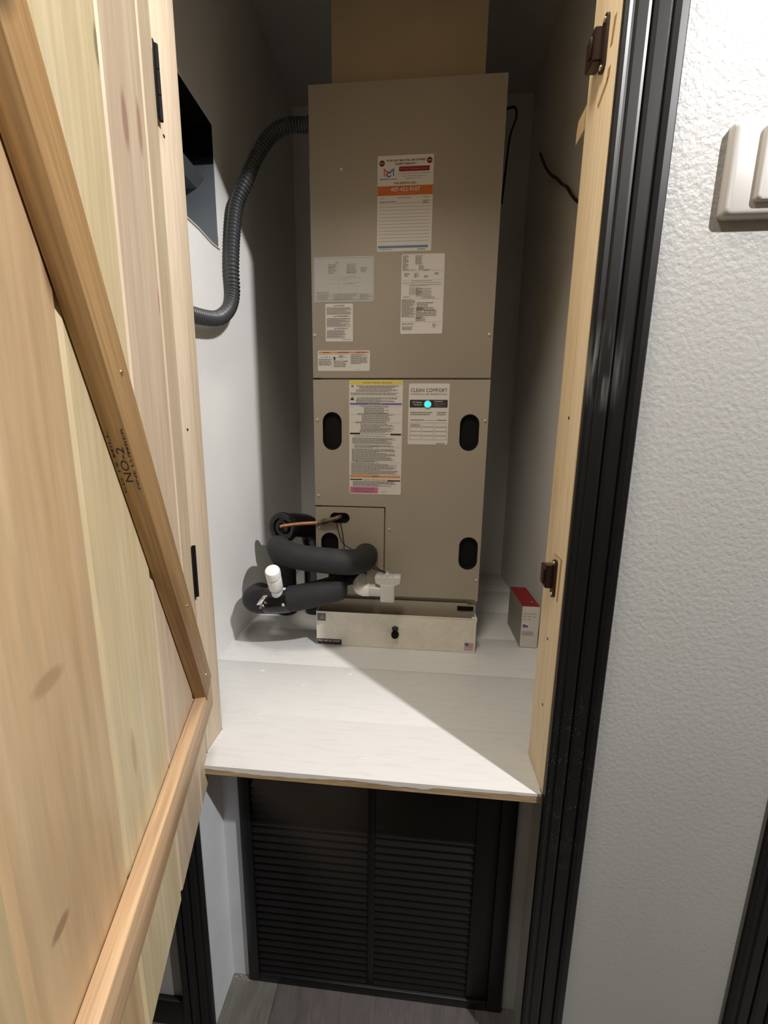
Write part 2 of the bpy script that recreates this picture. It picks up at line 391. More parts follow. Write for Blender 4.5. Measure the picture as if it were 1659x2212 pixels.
smear = mul(mrange(n1.outputs['Fac'], .45, .65, 0, 1), mrange(sx.outputs['Z'], 1.44, 1.50, 0, 1), mrange(sx.outputs['Z'], 1.50, 1.58, 1, 0), mrange(sx.outputs['X'], .285, .32, 1, 0))
vo = N.new('ShaderNodeTexVoronoi'); vo.inputs['Scale'].default_value = 260; L.new(tc.outputs['Object'], vo.inputs['Vector'])
n2 = N.new('ShaderNodeTexNoise'); n2.inputs['Scale'].default_value = 35; L.new(tc.outputs['Object'], n2.inputs['Vector'])
speck = mul(mrange(vo.outputs['Distance'], .12, .25, 1, 0), mrange(n2.outputs['Fac'], .5, .6, 0, 1), mrange(sx.outputs['Z'], .35, .75, 0, 1), mrange(sx.outputs['Z'], .85, 1.02, 1, 0))
ad = N.new('ShaderNodeMath'); ad.operation = 'ADD'; ad.use_clamp = True; L.new(smear, ad.inputs[0]); L.new(speck, ad.inputs[1])
mx = N.new('ShaderNodeMix'); mx.data_type = 'RGBA'; L.new(ad.outputs[0], mx.inputs[0]); mx.inputs[6].default_value = (.0055, .0055, .006, 1); mx.inputs[7].default_value = (.16, .16, .155, 1)
L.new(mx.outputs[2], b.inputs['Base Color']); b.inputs['Roughness'].default_value = .4

def casing(name, xi, xo, z0, z1, label):
    """moulded casing, xi inner edge, xo outer edge"""
    s = 1 if xo > xi else -1; w_ = abs(xo-xi)
    prof = [(0, 0), (0, .009), (.06, .011), (.12, .0095), (.17, .0095), (.20, .0125), (.36, .0135), (.41, .0125), (.44, .0095), (.455, .0135), (.52, .015), (.70, .0165), (.74, .0145), (.76, .0125), (.78, .016), (.86, .019), (.97, .019), (1, .017), (1, 0)]
    bm = bmesh.new(); prism(bm, [(xi+s*a*w_, YF-.0005-d) for a, d in prof], z0, z1, 'XY')
    o = link(name, bm, M['casing'], None); 
    struct(o, label, 'trim'); return o
casing('trim_1', .2615, .3405, 0, TOP+.08, 'tall moulded black door casing on the right of the closet opening')
casing('trim_2', -.4465, -.512, 0, .66, 'black moulded casing on the left below the pine door')
casing('trim_3', .667, .75, 0, 2.05, 'black door casing at the lower right edge of the picture')
o = box('baseboard_left', -1.5, -.513, YF-.0125, YF-.0005, 0, .076, M['black'], bev=.003); struct(o, 'black baseboard on the hall wall left of the closet', 'baseboard')
o = box('baseboard_right', .3415, .666, YF-.0125, YF-.0005, 0, .076, M['black'], bev=.003); struct(o, 'black baseboard on the hall wall right of the closet', 'baseboard')

# jambs
o = empty('trim_4', (.26, YF, SH)); struct(o, 'pale pine jamb board on the right side of the opening, with two brown catches', 'trim')
j = box('jamb_board', 0, .019, 0, YB-YF, .0005, TOP-SH, M['jamb'], o, bev=.001)
def spots(parent, side, pts, r=.003):
    for (y, z) in pts:
        bm = bmesh.new(); lathe(bm, [(r, 0), (r*.9, .0006)], (0, y, z), (side, 0, 0), 10); link('nail_head', bm, M['nail'], parent, True)
spots(o, -1, [(.7128-YF, 1.4365-SH), (.7138-YF, 1.0224-SH), (.7077-YF, .8856-SH)])
def mark(parent, pts, w_, x):
    bm = bmesh.new()
    for (a, b), (c, d) in zip(pts, pts[1:]):
        t = Vector((0, c-a, d-b)).normalized(); n_ = Vector((0, -t.z, t.y))*w_/2
        P = [Vector((x, a, b))+n_, Vector((x, a, b))-n_, Vector((x, c, d))-n_, Vector((x, c, d))+n_]
        A = [bm.verts.new(p) for p in P]; B = [bm.verts.new(p+Vector((.0002 if x < 0 else -.0002, 0, 0))) for p in P]
        bm.faces.new(A); bm.faces.new(B[::-1])
        for k in range(4): bm.faces.new((A[k], A[(k+1) % 4], B[(k+1) % 4], B[k]))
    link('pencil_mark', bm, M['rust'], parent)
mark(o, [(.6808-YF, 1.9861-SH), (.6866-YF, 1.9539-SH)], .0075, -.0003)
mark(o, [(.6858-YF, 1.928-SH), (.687-YF, 1.914-SH), (.7159-YF, 1.9-SH)], .008, -.0003)
mark(o, [(.6838-YF, 1.1893-SH), (.6863-YF, 1.1098-SH)], .0065, -.0003)
mark(o, [(.7194-YF, 1.1899-SH), (.6838-YF, 1.1893-SH)], .002, -.0003)
o = empty('trim_5', (-.438, .70, SH)); struct(o, 'pale pine jamb board on the left side of the opening behind the door hinges', 'trim')
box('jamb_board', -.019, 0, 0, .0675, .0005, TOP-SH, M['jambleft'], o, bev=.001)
spots(o, 1, [(.012, 1.8901-SH), (.0169, 1.4096-SH)], .0028)
o = box('trim_6', -.457, .279, YF, YB, TOP+.0005, TOP+.0185, M['jamb']); struct(o, 'pine head jamb over the closet opening', 'trim')
# catches
def catch(loc, label):
    t = empty('door_catch', loc); tag(t, label, 'latch', 'brown catches on the right jamb')
    bm = bmesh.new(); prism(bm, [(.0, -.02), (.030, -.016), (.030, .022), (.0, .024)], -.017, 0, 'YZ'); 
    bmesh.ops.bevel(bm, geom=list(bm.edges), offset=.0015, segments=2, affect='EDGES'); link('catch_body', bm, M['brown'], t, True)
    bm = bmesh.new(); prism(bm, rrect(-.008, .008, -.036, .036, .007), -.0042, 0, 'YZ'); link('mounting_ear', bm, M['brown'], t, True)
    bm = bmesh.new(); abox(bm, -.0205, -.0175, .004, .012, -.012, .014, .0008); link('roller', bm, M['brown'], t, True)
    for z in (-.03, .03):
        bm = bmesh.new(); lathe(bm, [(.0035, 0), (.003, .0015), (.001, .002)], (-.0042, 0, z), (-1, 0, 0), 10); link('screw', bm, M['screw'], t, True)
    return t
catch((.2597, .708, 1.974), 'upper brown plastic catch screwed to the right pine jamb near the picture top')
catch((.2597, .706, 1.147), 'lower brown plastic catch on the right pine jamb above the red and white carton')

# ------------------------------------------------------------------ pine door, opened towards the viewer
A = math.radians(18.5)
D = empty('door_1', (-.436, .70, 0), A-math.pi/2); struct(D, 'open pine plank door with diagonal brace, seen from its inner side', 'door')
gro = [.012, .079, .231, .386, .54, .69]
DZ0, DZ1 = .6625, 2.50
knots = {1: [(.168, 0, 1.79, .010, .032, (.36, .20, .15)), (.110, 0, 1.82, .008, .034, (.38, .22, .15)), (.085, 0, 1.60, .006, .02, (.45, .24, .12))],
         2: [(.238, 0, 1.81, .007, .02, (.20, .17, .11)), (.34, 0, 1.02, .006, .03, (.45, .35, .2))],
         3: [(.392, 0, 1.55, .010, .045, (.16, .07, .035)), (.47, 0, 1.20, .02, .008, (.40, .26, .14)), (.50, 0, 1.0, .012, .006, (.30, .18, .10))]}
V = .0052
for i in range(5):
    a_, b_ = gro[i], gro[i+1]; dz = [0, 0, -.006, .004, 0][i]
    va = V if i else .001; vb = V if i < 4 else .001
    bm = bmesh.new()
    prism(bm, [(a_+.0002, -.018), (a_+.0002, -va), (a_+va, 0), (b_-vb, 0), (b_-.0002, -vb), (b_-.0002, -.018)], DZ0+dz, DZ1, 'XY')
    pm = wood('pine_plank_%d' % i, PINES[[0, 1, 2, 3, 4][i]], scale=13, stretch=.06, off=i*2.3, fine=.16, bump=.12, knots=knots.get(i, []) if i in knots else [])
    link('plank', bm, pm, D)
# horizontal rails and diagonal brace (each keeps its own grain direction)
def bar(name, p0, p1, lo, hi, th, m, cut0=None):
    """stick on the door face from p0 to p1 (s,z); its width runs lo..hi across the axis"""
    d = Vector((p1[0]-p0[0], 0, p1[1]-p0[1])); L_ = d.length; ang = -math.atan2(d.z, d.x)
    bm = bmesh.new(); abox(bm, 0, L_, 0, th, lo, hi, .0012)
    o_ = link(name, bm, m, D, True); o_.location = (p0[0], .0014, p0[1]); o_.rotation_euler = (0, ang, 0); return o_
ra = bar('rail', (.018, .905), (.66, .905), -.058, 0, .020, M['rail']); ra['label'] = 'pinkish horizontal rail'
rb = bar('rail', (.018, 2.46), (.66, 2.46), -.058, 0, .020, M['rail'])
dg_ = bar('brace', (.0245, .917), (.655, 2.131), -.051, 0, .022, M['brace']); dg_['label'] = 'orange-brown diagonal brace'
def stick_screw(par, x, z, y=.022):
    bm = bmesh.new(); lathe(bm, [(.0032, -.0005), (.0028, .0008), (.0008, .001)], (x, y, z), (0, 1, 0), 12); link('screw', bm, M['brass'], par, True)
stick_screw(dg_, .05, -.026); stick_screw(dg_, .245, -.02); stick_screw(dg_, .62, -.02)
stick_screw(ra, .62, -.03, .0205)
# the grade stamp on the brace's lower side: build flat, then turn onto that side (local z = -.051)
for txt, x0, x1, yy, hh in (('NO-2', .505, .550, .0105, .0080), ('PINE LUMBER', .495, .573, .0182, .0026), ('KD 19 MILL', .490, .568, .0030, .0026)):
    t = letters('grade_stamp', txt, M['nail'], dg_, 0, x1-x0, 0, 0, h=hh, bold=.01)
    for v_ in t.data.vertices:
        a, b2 = v_.co.x, v_.co.z
        v_.co = (x0+a, yy-b2, -.0512)
# hinges, black knuckle and leaf
for zc in (1.954, 1.134):
    bm = bmesh.new(); abox(bm, .0, .0115, .0006, .0022, zc-.053, zc+.053, .0005)
    h = link('hinge', bm, M['blackmatte'], D, True)
    h.location = (.001, 0, 0)
    for k in range(3):
        bm = bmesh.new(); lathe(bm, [(.0032, 0), (.0032, .034)], (.002, .0035, zc-.0525+.0355*k), (0, 0, 1), 12); link('hinge_knuckle', bm, M['blackmatte'], h, True)

# ------------------------------------------------------------------ shelf
sh = empty('shelf', (0, 0, SH)); tag(sh, 'white painted plank shelf with a raw wood front edge under the air handler', 'shelf')
seams = [YB+.003, .826, 1.051, 1.276, 1.50, 1.73, YK-.001]
bm = bmesh.new()
prism(bm, [(-.437, YF+.0005), (.2592, YF+.0005), (.2592, YB+.002), (XR-.001, YB+.002), (XR-.001, .8256), (XL+.001, .8256), (XL+.001, YB+.005), (-.437, YB+.005)], -.0205, 0, 'XY')
for f in bm.faces:
    if f.calc_center_median().y < YF+.001: f.material_index = 1
f0 = link('board', bm, [M['board'], M['rawedge']], sh); f0['label'] = 'front board with raw wood edge'
for a_, b_ in zip(seams[1:], seams[2:]):
    bm = bmesh.new(); abox(bm, XL+.001, XR-.001, a_+.0008, b_-.0008, -.0205, -.0004, .0022); link('board', bm, M['board'], sh, True)
bm = bmesh.new(); random.seed(3)      # paint line that dips over the raw edge
xs = [-.4365+i*(.6955/60) for i in range(61)]
top_ = [bm.verts.new((x, YF+.0002, -.0002)) for x in xs]
bot_ = [bm.verts.new((x, YF+.0001, -.004-.0065*abs(math.sin(x*9+1))*(0.25 if x > .05 else 1)-random.random()*.002)) for x in xs]
for i in range(60): bm.faces.new((top_[i], top_[i+1], bot_[i+1], bot_[i]))
link('paint_edge', bm, M['board'], sh)
# caulk beads along the wall and jambs
for P_, r_ in (([(XL+.002, YB+.01, 0), (XL+.002, YK-.3, 0)], .003), ([(.2585, YF+.012, 0), (.2585, YB, .001)], .0022), ([(-.4365, .70, 0), (-.4365, YB, .001)], .0022)):
    bm = bmesh.new(); tube(bm, [Vector(p) for p in P_], r_, 6); link('caulk_bead', bm, M['board'], sh, True)
for (x, y, l) in ((-.50, .885, .006), (-.18, 1.02, .012), (-.38, .83, .014), (-.29, .79, .01), (-.30, .955, .009), (-.44, 1.01, .012), (.19, .80, .008), (-.10, .72, .018), (-.44, 1.09, .01), (.10, .93, .006)):
    bm = bmesh.new(); lathe(bm, [(.0045, -.001), (.0036, .0004), (.001, .0008)], (x, y, 0), (0, 0, 1), 10)
    for v_ in bm.verts: v_.co.x = x+(v_.co.x-x)*l/.006
    link('paint_blob', bm, M['board'], sh, True)

# ------------------------------------------------------------------ under the shelf
YG = .757
o = box('wall_cubby', -.446, .31, YG+.0125, YB+.06, 0, SH-.0215, M['cubby']); struct(o, 'grey painted board around the black louvred grille', 'wall')
o = boxes('trim_7', [(-.4458, -.400, YG, YG+.012, .0, SH-.022), (.246, .31, YG, YG+.012, .0, SH-.022)], M['cubby']); struct(o, 'grey painted strips either side of the black grille', 'trim')
o = box('wall_cubby_left', -.4475, -.4455, YF+.001, YG, 0, SH-.021, M['cubby']); struct(o, 'grey painted narrow left side of the cubby under the shelf', 'wall')
g = empty('return_grille', (-.0775, YG, 0)); tag(g, 'black two-column louvred return air grille below the white shelf', 'grille')
g.location = (0, 0, 0)
gx0, gx1 = -.3995, .2455
def gpart(nm, x0, x1, z0, z1, y0=YG-.010, y1=YG+.0115, bev=.0015): return box(nm, x0, x1, y0, y1, z0, z1, M['black'], g, bev=bev)
gpart('frame_stile', gx0, -.372, .001, SH-.022); gpart('frame_stile', .158, .209, .001, SH-.022, YG-.006); gpart('frame_stile', .2095, gx1, .001, SH-.022)
gpart('mullion', -.0905, -.0735, .0, SH-.022, YG-.004)
gpart('frame_rail', gx0+.028, .2085, .001, .026); gpart('frame_rail', gx0+.028, .2085, .672, SH-.022)
box('dark_backing', -.371, .157, YG+.010, YG+.0115, .027, .671, M['blackmatte'], g)
slat_me = {}
for col, (a_, b_) in enumerate(((-.3715, -.091), (-.073, .1575))):
    first = None
    for k in range(30):
        z = .0370+k*.02145
        if first is None:
            bm = bmesh.new(); prism(bm, [(YG-.0052, -.0058), (YG-.0036, -.0074), (YG+.0085, .0062), (YG+.0069, .0078)], a_, b_, 'YZ')
            first = link('slat', bm, M['slat'], g); first.location = (0, 0, z)
        else:
            s = first.copy(); COL.objects.link(s); s.location = (0, 0, z)
# dust heap at the left corner
bm = bmesh.new(); random.seed(9)
for k in range(26):
    lathe(bm, [(.0016, 0), (.0008, .0015)], (-.44+random.random()*.07, YG-.003-random.random()*.008, 0.0001), (0, 0, 1), 6)
tag(link('dust', bm, M['cardgrey'], None), 'grey dust gathered in the floor corner left of the grille', 'dust', kind='stuff')

# ------------------------------------------------------------------ air handler
YU = 1.21; UX0, UX1 = -.3244, .2086
ah = empty('air_handler', (-.058, YU, .74)); tag(ah, 'tall taupe metal air handler covered in labels, standing in a galvanised pan', 'air handler')
ah.location = (0, 0, 0)
box('cabinet', UX0+.001, UX1-.001, YU+.012, YU+.54, .735, 2.340, M['beige_in'], ah, bev=.002)
cap = lambda x0, x1, z0, z1: rrect(x0, x1, z0, z1, min(x1-x0, z1-z0)/2, 8)
p = box('blower_panel', UX0, UX1, YU, YU+.011, 1.5815, 2.342, M['beige'], ah, bev=.0025)
# lower panel: an L round the access panel
bm = bmesh.new()
prism(bm, [(UX0, 1.1885), (-.0965, 1.1885), (-.0965, .890), (UX1-.012, .890), (UX1-.006, .884), (UX1, .884), (UX1, 1.5775), (UX0, 1.5775)], YU, YU+.011, 'XZ')
lp = link('lower_panel', bm, M['beige'], ah)
slots = [(-.2961, -.2372, 1.366, 1.481), (.1259, .1826, 1.3694, 1.4773), (.1412, .1992, .9918, 1.0984)]
cut(lp, [(cap(*s_), YU-.01, YU+.02, 'XZ') for s_ in slots])
bm = bmesh.new(); prism(bm, [(UX0, .890), (-.1005, .890), (-.1005, 1.1845), (UX0, 1.1845)], YU, YU+.011, 'XZ')
ap = link('access_panel', bm, M['beige'], ah)
cut(ap, [(cap(-.2764, -.2128, 1.1324, 1.1656), YU-.01, YU+.02, 'XZ'), (cap(-.3064, -.2500, .985, 1.0985), YU-.01, YU+.02, 'XZ')])
bm = bmesh.new()
prism(bm, [(UX0+.004, .742), (UX1-.006, .742), (UX1-.006, .868), (UX1-.028, .868), (UX1-.033, .8735), (UX0+.004, .8735)], YU, YU+.010, 'XZ'); fd = link('filter_door', bm, M['beige'], ah)
fl = box('door_latch', .1444, .1965, YU-.003, YU-.0001, .8515, .8665, M['blackmatte'], fd, bev=.0012)
for (x0, x1, z0, z1) in slots+[(-.3064, -.25, .985, 1.0985), (-.2764, -.2128, 1.1324, 1.1656)]:
    bm = bmesh.new(); C0 = cap(x0-.001, x1+.001, z0-.001, z1+.001)
    cx, cz = (x0+x1)/2, (z0+z1)/2
    rings = []
    for sc_, yy in ((1, YU+.0004), (.93, YU-.0012), (.86, YU+.001), (.80, YU+.0085)):
        rings.append([bm.verts.new((cx+(a-cx)*sc_, yy, cz+(c-cz)*(1-(1-sc_)*(x1-x0)/(z1-z0)))) for a, c in C0])
    for R0, R1 in zip(rings, rings[1:]):
        for k in range(len(C0)): bm.faces.new((R0[k], R0[(k+1) % len(C0)], R1[(k+1) % len(C0)], R1[k]))
    bm.faces.new(rings[-1]); link('hand_slot', bm, M['blackmatte'], ah, True)
# screws
sc0 = None
for (x, z) in ((-.3125, 1.4572), (-.3121, 1.2206), (-.3123, 1.1138), (-.0833, 1.1167), (.1995, 1.4589), (.2011, .9576), (-.3168, 1.7034), (.1971, 1.7015), (-.2326, 2.1381)):
    if sc0 is None:
        bm = bmesh.new(); lathe(bm, [(.0048, 0), (.0048, .0006), (.0034, .0008), (.0034, .003), (.0022, .0038)], (0, 0, 0), (0, -1, 0), 12)
        sc0 = link('screw', bm, M['screw'], ah, True); s = sc0
    else:
        s = sc0.copy(); COL.objects.link(s)
    s.location = (x, YU, z)
for (x, z) in ((-.205, 2.16), (.1, 2.2), (-.02, 2.26), (.14, 2.19), (.0, 1.64), (.12, 1.63)):
    pass
box('seam_gasket', UX0+.0005, UX0+.022, YU-.0006, YU+.006, 1.5778, 1.5812, M['blackmatte'], ah)
box('seam_gasket', UX0+.0005, UX0+.02, YU-.0006, YU+.006, 1.1849, 1.1882, M['blackmatte'], ah)

# ---- labels
YL = YU-.0006
def sticker(name, x0, x1, z0, z1, label, m=None, r=.005):
    bm = bmesh.new(); prism(bm, rrect(x0, x1, z0, z1, r), YL, YU-.0001, 'XZ'); o_ = link(name, bm, m or M['paper'], ah)
    o_['label'] = label; o_['box'] = (x0, x1, z0, z1); return o_
class Pr:
    """print helper in label coordinates: u right 0..1, v down 0..1"""
    def __init__(s_, par): s_.p = par; s_.x0, s_.x1, s_.z0, s_.z1 = par['box']; s_.n = 0; del par['box']
    def X(s_, u): return s_.x0+(s_.x1-s_.x0)*u
    def Z(s_, v): return s_.z1-(s_.z1-s_.z0)*v
    def block(s_, nm, u0, u1, v0, v1, m, lift=.0002, r=0):
        bm = bmesh.new(); pts = rrect(s_.X(u0), s_.X(u1), s_.Z(v1), s_.Z(v0), r) if r else [(s_.X(u0), s_.Z(v1)), (s_.X(u1), s_.Z(v1)), (s_.X(u1), s_.Z(v0)), (s_.X(u0), s_.Z(v0))]
        prism(bm, pts, YL-lift, YL, 'XZ'); return link(nm, bm, M[m], s_.p)
    def poly(s_, nm, pts, m, lift=.0002):
        bm = bmesh.new(); prism(bm, [(s_.X(u), s_.Z(v)) for u, v in pts], YL-lift, YL, 'XZ'); return link(nm, bm, M[m], s_.p)
    def text(s_, txt, u0, u1, v, hv, m, lift=.0004, bold=.0, nm='lettering', rot=None):
        return letters(nm, txt, M[m], s_.p, s_.X(u0), s_.X(u1), s_.Z(v), YL-lift, h=hv*(s_.z1-s_.z0), bold=bold, rot=rot)
    def fine(s_, rows, m='greyink', lift=.0003):
        """rows: (u0, u1, v0, v1, pitch_v, seed) -> word-like dashes"""
        bm = bmesh.new()
        for (u0, u1, v0, v1, pv, sd) in rows:
            random.seed(sd); v = v0
            while v < v1-1e-6:
                u = u0; end = u0+(u1-u0)*random.choice((1, .96, .9, .8, 1, .6))
                while u < end:
                    wl = random.uniform(.02, .07); e2 = min(u+wl, end)
                    quad(bm, s_.X(u), s_.X(e2), s_.Z(v+pv*.52), s_.Z(v), YL-lift); u = e2+.009
                v += pv
        return tag(link('fine_print', bm, M[m], s_.p), kind='stuff')
# warranty sticker
q = Pr(sticker('warranty_sticker', -.132, .022, 1.926, 2.1645, 'tall white service sticker with orange phone band', r=.004))
q.text('YOUR UNIT MAY STILL BE COVERED', .15, .86, .052, .020, 'maroon', bold=.02)
q.text('UNDER WARRANTY', .31, .70, .088, .020, 'maroon', bold=.02)
for u, v in ((.08, .077), (.925, .062)):
    bm = bmesh.new(); prism(bm, circ(q.X(u), q.Z(v), .0075), YL-.0002, YL, 'XZ'); link('round_badge', bm, M['maroon'], q.p)
    q.block('badge_band', u-.035, u+.035, v-.006, v+.006, 'pink', .0003)
q.poly('logo', [(.11, .125), (.20, .165), (.20, .185), (.135, .155), (.135, .215), (.115, .205)], 'orange')
q.poly('logo', [(.30, .125), (.20, .165), (.20, .185), (.275, .155), (.275, .215), (.295, .205)], 'sky')
q.poly('logo', [(.25, .175), (.20, .165), (.155, .18), (.155, .205), (.205, .222), (.25, .208), (.25, .198), (.20, .207), (.178, .198), (.178, .188), (.205, .178), (.235, .182)], 'blue', .0003)
q.text('MODERN COOLING', .05, .35, .240, .013, 'blue', bold=.02)
q.block('red_banner', .385, .93, .115, .165, 'redink', r=.002)
q.text('24 Hour Emergency Service', .41, .90, .142, .024, 'pink')
q.text('Air Conditioning - Heating - Refrigeration', .37, .94, .187, .015, 'greyink')
q.text('Electric, Water Heater Replacement', .44, .87, .215, .013, 'greyink')
q.text('Appliance Work', .51, .79, .238, .014, 'greyink')
q.text('FOR SERVICE CALL', .30, .70, .283, .018, 'maroon', bold=.02)
q.block('orange_band', 0.004, .996, .310, .408, 'orange')
q.text('407-452-9107', .24, .77, .348, .044, 'paper', bold=.015)
q.block('underline', .32, .67, .384, .388, 'orange2', .0003)
q.text('DATE', .06, .13, .437, .012, 'greyink'); q.text('SERVICE NOTES', .38, .60, .435, .013, 'greyink'); q.text('TECHNICIAN', .83, .95, .434, .012, 'greyink')
q.fine([(.04, .36, .470, .485, .015, 4), (.83, .96, .465, .49, .012, 5)], 'greyink')
bm = bmesh.new()
for k in range(12): quad(bm, q.X(.03), q.X(.965), q.Z(.493+k*.0362), q.Z(.490+k*.0362), YL-.0003)
tag(link('ruled_lines', bm, M['paleink'], q.p), kind='stuff')
q.block('blue_band', .02, .94, .937, .963, 'sky'); q.fine([(.06, .3, .975, .985, .01, 8), (.75, .93, .973, .985, .01, 9)], 'greyink')
# wiring diagram
q = Pr(sticker('wiring_diagram', -.316, -.1395, 1.7955, 1.9165, 'pale grey wiring diagram label', M['grey_paper'], r=.004))
bm = bmesh.new()
def frame(bm, u0, u1, v0, v1, t=.0004):
    X0, X1, Z0, Z1 = q.X(u0), q.X(u1), q.Z(v1), q.Z(v0)
    for a in ((X0, X1, Z0, Z0+t), (X0, X1, Z1-t, Z1), (X0, X0+t, Z0, Z1), (X1-t, X1, Z0, Z1)): quad(bm, *a, YL-.0003)
frame(bm, .015, .985, .03, .97); frame(bm, .03, .28, .80, .95); frame(bm, .30, .98, .82, .95); frame(bm, .3, .74, .82, .95)
random.seed(2)
for k in range(24):
    a, b_ = .24+random.random()*.48, .22+random.random()*.45
    if random.random() < .5: quad(bm, q.X(a), q.X(min(.78, a+.05+random.random()*.12)), q.Z(b_+.006), q.Z(b_), YL-.0003)
    else: quad(bm, q.X(a), q.X(a+.003), q.Z(b_+.06+random.random()*.06), q.Z(b_), YL-.0003)
frame(bm, .27, .42, .5, .6, .0003); frame(bm, .5, .62, .5, .6, .0003)
link('diagram_lines', bm, M['paleink'], q.p)
q.fine([(.24, .38, .16, .36, .022, 1), (.55, .72, .16, .36, .022, 2), (.78, .9, .24, .36, .02, 3), (.05, .26, .83, .94, .02, 4), (.33, .72, .84, .94, .018, 5), (.76, .96, .84, .94, .018, 6), (.04, .26, .77, .8, .02, 7), (.36, .42, .11, .14, .02, 7)], 'paleink')
# rating plate
q = Pr(sticker('rating_plate', -.0605, .0615, 1.7055, 1.9185, 'white rating plate with tiny grey print', r=.004))
q.fine([(.03, .16, .02, .19, .0125, 1), (.32, .48, .02, .13, .0125, 2), (.04, .35, .19, .2, .01, 3), (.40, .52, .14, .2, .012, 4), (.52, .68, .19, .21, .012, 5)], 'greyink')
q.fine([(.07, .19, .235, .275, .012, 1), (.30, .41, .235, .285, .012, 2), (.53, .65, .265, .29, .011, 3), (.77, .88, .23, .255, .011, 4), (.25, .72, .33, .34, .01, 5), (.03, .92, .352, .362, .01, 6)], 'greyink')
q.fine([(.19, .92, .38, .40, .01, 6), (.19, .5, .41, .5, .0125, 7), (.35, .72, .42, .53, .013, 8), (.05, .25, .52, .54, .012, 9), (.5, .8, .53, .55, .012, 10)], 'paleink')
q.fine([(.02, .34, .565, .79, .0098, 11), (.36, .55, .66, .8, .0098, 12), (.38, .82, .60, .7, .022, 13), (.55, .85, .7, .77, .02, 14), (.36, .6, .79, .83, .0098, 15), (.04, .33, .865, .885, .01, 16), (.04, .3, .905, .945, .0125, 17)], 'greyink')
bm = bmesh.new()
for v in (.205, .32, .375, .555, .845): quad(bm, q.X(.02), q.X(.97), q.Z(v+.002), q.Z(v), YL-.0003)
tag(link('divider_lines', bm, M['paleink'], q.p), kind='stuff')
bm = bmesh.new(); R0 = circ(q.X(.80), q.Z(.885), .0045, 20); R1 = circ(q.X(.80), q.Z(.885), .0036, 20)
A0 = [bm.verts.new((x, YL-.0003, z)) for x, z in R0]; A1 = [bm.verts.new((x, YL-.0003, z)) for x, z in R1]
for k in range(20): bm.faces.new((A0[k], A0[(k+1) % 20], A1[(k+1) % 20], A1[k]))
link('approval_mark', bm, M['greyink'], q.p); q.text('UL', .775, .825, .886, .022, 'greyink', bold=.02); q.text('US', .87, .91, .888, .010, 'greyink'); q.text('LISTED', .75, .85, .916, .010, 'greyink')
# small three-block warning
q = Pr(sticker('caution_sticker', -.2835, -.201, 1.686, 1.791, 'small white warning label with three text blocks', r=.003))
for v, t in ((.05, 'WARNING'), (.33, 'AVERTISSEMENT'), (.655, 'ADVERTENCIA')):
    q.text(t, .38, .38+.03*len(t)+.1, v, .036, 'greyink', bold=.02); q.poly('hazard_triangle', [(.31, v+.02), (.345, v-.022), (.375, v+.02)], 'greyink')
q.fine([(.05, .93, .10, .28, .028, 1), (.05, .9, .38, .61, .024, 2), (.05, .72, .70, .90, .024, 3), (.6, .93, .94, .95, .02, 4)], 'greyink')
# orange topped warning
q = Pr(sticker('warning_sticker', -.3085, -.150, 1.602, 1.6605, 'wide white warning label with orange strip', r=.004))
q.block('orange_strip', .02, .98, .05, .135, 'orange2')
for u, t in ((.09, 'WARNING'), (.38, 'AVERTISSEMENT'), (.73, 'ADVERTENCIA')): q.text(t, u, u+.05+.014*len(t), .092, .05, 'maroon', bold=.02)
q.fine([(.02, .28, .18, .2, .02, 1), (.12, .2, .26, .28, .02, 2), (.05, .26, .33, .35, .03, 3), (.02, .28, .42, .72, .085, 4), (.33, .6, .18, .2, .02, 5), (.41, .5, .24, .30, .05, 6), (.36, .58, .33, .36, .03, 7), (.42, .5, .41, .43, .02, 7), (.31, .6, .5, .80, .085, 8), (.64, .96, .18, .64, .045, 9), (.74, .82, .93, .95, .02, 9)], 'greyink')
q.poly('shock_pictogram', [(.29, .30), (.305, .33), (.335, .30), (.342, .40), (.335, .47), (.318, .48), (.305, .38)], 'ink')
bm = bmesh.new()
for u in (.298, .625): quad(bm, q.X(u), q.X(u+.003), q.Z(.97), q.Z(.16), YL-.0003)
tag(link('divider_lines', bm, M['paleink'], q.p), kind='stuff')
# large instruction sheet
q = Pr(sticker('safety_sticker', -.2130, -.0492, 1.2285, 1.5752, 'tall white safety label with yellow, blue, black and pink bars', r=.004))
q.block('yellow_header', .01, .99, .006, .036, 'yellow'); q.text('CAUTION - ATTENTION - PRECAUCION', .26, .80, .021, .009, 'maroon', bold=.02)
q.block('blue_bar', .015, .985, .193, .207, 'blue'); q.text('NOTICE  AVIS  AVISO', .36, .62, .200, .008, 'paper')
q.block('black_bar', .015, .21, .449, .464, 'ink'); q.block('black_bar', .78, .985, .454, .469, 'ink'); q.text('INSTALLATION / INSTALLATION / INSTALACION', .23, .76, .459, .009, 'ink')
q.block('orange_bar', .015, .985, .827, .848, 'orange2'); q.text('WARNING', .44, .58, .838, .009, 'maroon', bold=.02)
q.block('black_bar', .015, .255, .862, .872, 'ink'); q.block('black_bar', .735, .985, .868, .879, 'ink'); q.text('NOTICE   ATTENTION   AVISO', .28, .71, .869, .010, 'greyink', bold=.02)
q.block('pink_box', .015, .56, .934, .990, 'pink')
q.fine([(.14, .95, .043, .052, .006, 1), (.19, .85, .055, .075, .007, 2), (.13, .93, .078, .098, .0075, 3), (.03, .97, .105, .126, .0075, 4), (.15, .90, .145, .153, .01, 5), (.13, .9, .155, .188, .0078, 6)], 'greyink')
